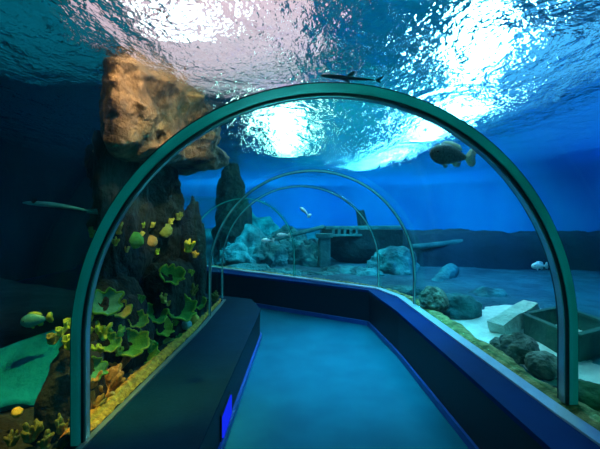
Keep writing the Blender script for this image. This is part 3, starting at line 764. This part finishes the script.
# small shark overhead
bm = bmesh.new(); n = 24; rings = []
for i in range(n + 1):
    u = i / n; e = math.sin(PI * u ** .55) ** .8 if 0 < u < 1 else 0; r = .075 * e + .004
    rings.append([bm.verts.new((-.5 + u, math.cos(2 * PI * k / 14) * r, math.sin(2 * PI * k / 14) * r * .8)) for k in range(14)])
for r, s in zip(rings, rings[1:]):
    for k in range(14): bm.faces.new((r[k], r[(k + 1) % 14], s[(k + 1) % 14], s[k]))
bm.faces.new(rings[0]); bm.faces.new(rings[-1])
def slab(pts, t):
    a = [bm.verts.new(Vector(p) + Vector(t)) for p in pts]; b = [bm.verts.new(Vector(p) - Vector(t)) for p in pts]
    bm.faces.new(a); bm.faces.new(b[::-1])
    for i in range(len(a)): bm.faces.new((a[i], b[i], b[(i + 1) % len(a)], a[(i + 1) % len(a)]))
slab([(-.05, 0, .04), (.04, 0, .20), (.09, 0, .20), (.06, 0, .04)], (0, .006, 0))
for s in (-1, 1): slab([(-.18, s * .04, -.02), (.0, s * .26, -.07), (.05, s * .26, -.07), (-.04, s * .04, -.02)], (0, 0, .006))
slab([(.44, 0, 0), (.56, 0, .13), (.60, 0, .13), (.52, 0, 0), (.56, 0, -.06), (.52, 0, -.06)], (0, .006, 0))
o = obj('shark', bm, M['shark'], None, True); o.location = P(349, 78, 2.35); o.scale = (.34, .26, .2); o.rotation_euler = (.1, .12, -.1)
tag(o, 'small dark shark gliding above the top of the near arch', 'shark')

# ------------------------------------------------------------------ lamps and added glow panels above the water
def hangers(t, ln, z, top=6.0):
    for q in (-1, 1):
        bm = bmesh.new(); tube(bm, [(0, q * ln * .35, .09), (0, q * ln * .35, top - z)], .008, 6); obj('hanger', bm, M['housing'], t)
def flood(label, loc, size, col, strength, rz=0):
    t = thing('flood_lamp', label, 'lamp', loc, (0, 0, rz), 'flood lamps above the water')
    bm = bmesh.new(); box(bm, (0, 0, .08), (size[0] + .1, size[1] + .1, .14)); bevel(bm, .02); obj('housing', bm, M['housing'], t)
    bm = bmesh.new(); box(bm, (0, 0, -.01), (size[0], size[1], .03)); obj('diffuser', bm, emit_mat('lamp_glow', col, strength), t); hangers(t, size[1], loc[2], 3.985 if label.startswith(('near', 'far white', 'warm lamp above the brown')) else 6.0)
def area(name, loc, target, size, energy, col, sy=None, spread=PI):
    l = bpy.data.lights.new(name, 'AREA'); l.energy = energy; l.color = col; l.size = size; l.spread = spread
    if sy: l.shape = 'RECTANGLE'; l.size_y = sy
    o = bpy.data.objects.new(name, l); C.objects.link(o); o.location = loc
    o.rotation_euler = (Vector(target) - Vector(loc)).to_track_quat('-Z', 'Y').to_euler(); return o
def spot(name, loc, target, energy, col, ang=60, blend=.6, r=.15):
    l = bpy.data.lights.new(name, 'SPOT'); l.energy = energy; l.color = col; l.spot_size = math.radians(ang); l.spot_blend = blend; l.shadow_soft_size = r
    o = bpy.data.objects.new(name, l); C.objects.link(o); o.location = loc
    o.rotation_euler = (Vector(target) - Vector(loc)).to_track_quat('-Z', 'Y').to_euler(); return o
flood('near white lamp above the right half of the tank', (1.72, 3.8, 3.6), (.28, 1.1), (.75, .92, 1), 26, -.15)
flood('far white lamp above the right half of the tank', (2.25, 6.3, 3.6), (.30, 2.4), (.75, .92, 1), 32, 0)
flood('farthest white lamp, slanting towards the middle', (2.05, 10.5, 3.6), (.18, 4.2), (.75, .95, 1), 30, .12)
flood('warm lamp above the walkway', (-.28, 7.6, 3.6), (.3, 3.6), (1, .82, .6), 25)
flood('warm lamp above the brown rock block', (-.95, 3.2, 3.6), (.34, .3), (1, .66, .62), 16)
def make_glow_panel(label, loc, size, col, strength, rz=0):  # added panels without a known source, to colour the water surface
    t = thing('added_glow_panel', label, 'lamp', loc, (0, 0, rz), 'added dim glow panels above the water')
    bm = bmesh.new(); box(bm, (0, 0, .05), (size[0] + .08, size[1] + .08, .08)); obj('housing', bm, M['housing'], t)
    bm = bmesh.new(); box(bm, (0, 0, 0), (size[0], size[1], .015)); obj('diffuser', bm, emit_mat('added_panel_glow', col, strength), t); hangers(t, size[1], loc[2])
make_glow_panel('added wide dim rose glow panel above the brown rock block', (-.80, 3.9, 4.0), (1.7, 3.0), (1, .34, .36), 1.5)
make_glow_panel('added wide dim blue glow panel above the right half of the tank', (2.4, 6.4, 4.0), (1.5, 5.5), (.18, .55, 1), .85)
make_glow_panel('added dim deep blue glow panel nearest the right tank wall', (5.0, 8.0, 4.0), (2.6, 7.5), (.03, .30, 1), .5)
make_glow_panel('added dimmest teal glow panel above the dark left corner', (-2.5, 3.4, 4.0), (1.3, 2.6), (.01, .55, .75), .16)
make_glow_panel('added wide dim teal glow panel above the walkway', (.75, 9.0, 4.0), (1.7, 7.0), (.02, .6, .68), .4)
# unseen spots without fixtures, and washes added for tank and hall
spot('unseen_spot_right', (2.9, 4.6, 4.4), (2.25, 3.6, .3), 5200, (.72, .98, 1), 48)
spot('unseen_spot_rock', (.1, 1.6, 3.6), (-1.3, 3.5, 2.25), 1900, (1, .33, .16), 32)
spot('unseen_spot_rock_top', (-.7, 2.4, 4.3), (-1.35, 3.6, 2.3), 500, (1, .6, .55), 44)
spot('unseen_spot_reef', (-.72, 2.4, 4.4), (-1.25, 3.1, .4), 8500, (1, .26, .04), 34)
spot('unseen_spot_slab', (-2.9, 3.2, 4.2), (-2.0, 2.7, .4), 150, (.2, 1, .95), 18)
spot('added_wash_backleft', (-3.6, 12.5, 4.4), (-3.9, 18.8, 1.5), 3200, (.05, 1, .70), 80)  # added teal wash to brighten the water beyond the left rocks
area('added_uplight', (1.4, 6.5, 5.0), (1.4, 6.5, 6), 1.5, 60, (.06, .75, 1), 5)  # added to tint the ceiling that shows through the water surface
area('added_wash_back', (2.0, 13.0, 4.6), (2.0, 18, 0), 4, 850, (.03, .98, .86), 3)
spot('added_wash_right', (4.6, 6.0, 4.4), (7.3, 9, 1.0), 4200, (.04, .42, 1), 110, 1)
spot('added_fill_right', (3.6, 4.8, 4.4), (4.6, 7.5, 0), 800, (.03, .40, 1), 90, 1)  # added blue fill that brightens the right-hand water
spot('unseen_spot_wreck', (-.3, 6.6, 4.4), (.35, 8.6, .3), 3200, (.06, .92, 1), 66, .8)
spot('unseen_spot_walkway', (.95, 4.2, 4.3), (.5, 3.9, 0), 1050, (.2, .86, 1), 40, 1, .4)
area('added_fill_behind', (.3, -1.2, 3.4), (.3, 2.0, 1.3), 1.2, 8, (.25, 1, .95), .8, spread=1.3)  # added behind the camera to brighten the near arch band

# ------------------------------------------------------------------ water haze, camera, view
w = bpy.data.worlds.new('World'); bpy.context.scene.world = w; w.use_nodes = True
nt = w.node_tree; nt.nodes.clear(); wo = nt.nodes.new('ShaderNodeOutputWorld')
bg = nt.nodes.new('ShaderNodeBackground'); bg.inputs[0].default_value = (0, .01, .03, 1); nt.links.new(bg.outputs[0], wo.inputs['Surface'])
vs = nt.nodes.new('ShaderNodeVolumeScatter'); vs.inputs['Color'].default_value = (.10, .55, 1, 1); vs.inputs['Density'].default_value = .003; vs.inputs['Anisotropy'].default_value = .2
va = nt.nodes.new('ShaderNodeVolumeAbsorption'); va.inputs['Color'].default_value = (.0, .78, .92, 1); va.inputs['Density'].default_value = .15
ad = nt.nodes.new('ShaderNodeAddShader'); nt.links.new(vs.outputs[0], ad.inputs[0]); nt.links.new(va.outputs[0], ad.inputs[1]); nt.links.new(ad.outputs[0], wo.inputs['Volume'])

cam = bpy.data.cameras.new('Camera'); co = bpy.data.objects.new('Camera', cam); C.objects.link(co)
co.location = (0, 0, CZ); co.rotation_euler = (PI / 2, 0, 0)
cam.sensor_width = 36; cam.lens = F / 600 * 36; cam.shift_y = -(224.5 - HY) / 600; cam.clip_start = .02; cam.clip_end = 100
bpy.context.scene.camera = co
sc = bpy.context.scene
sc.view_settings.view_transform = 'Standard'; sc.view_settings.look = 'None'; sc.view_settings.gamma = 1; sc.view_settings.exposure = .7
sc.cycles.transparent_max_bounces = 24; sc.cycles.max_bounces = 10; sc.cycles.glossy_bounces = 5; sc.cycles.transmission_bounces = 6; sc.cycles.volume_bounces = 1
sc.cycles.use_denoising = True; sc.cycles.sample_clamp_indirect = 8
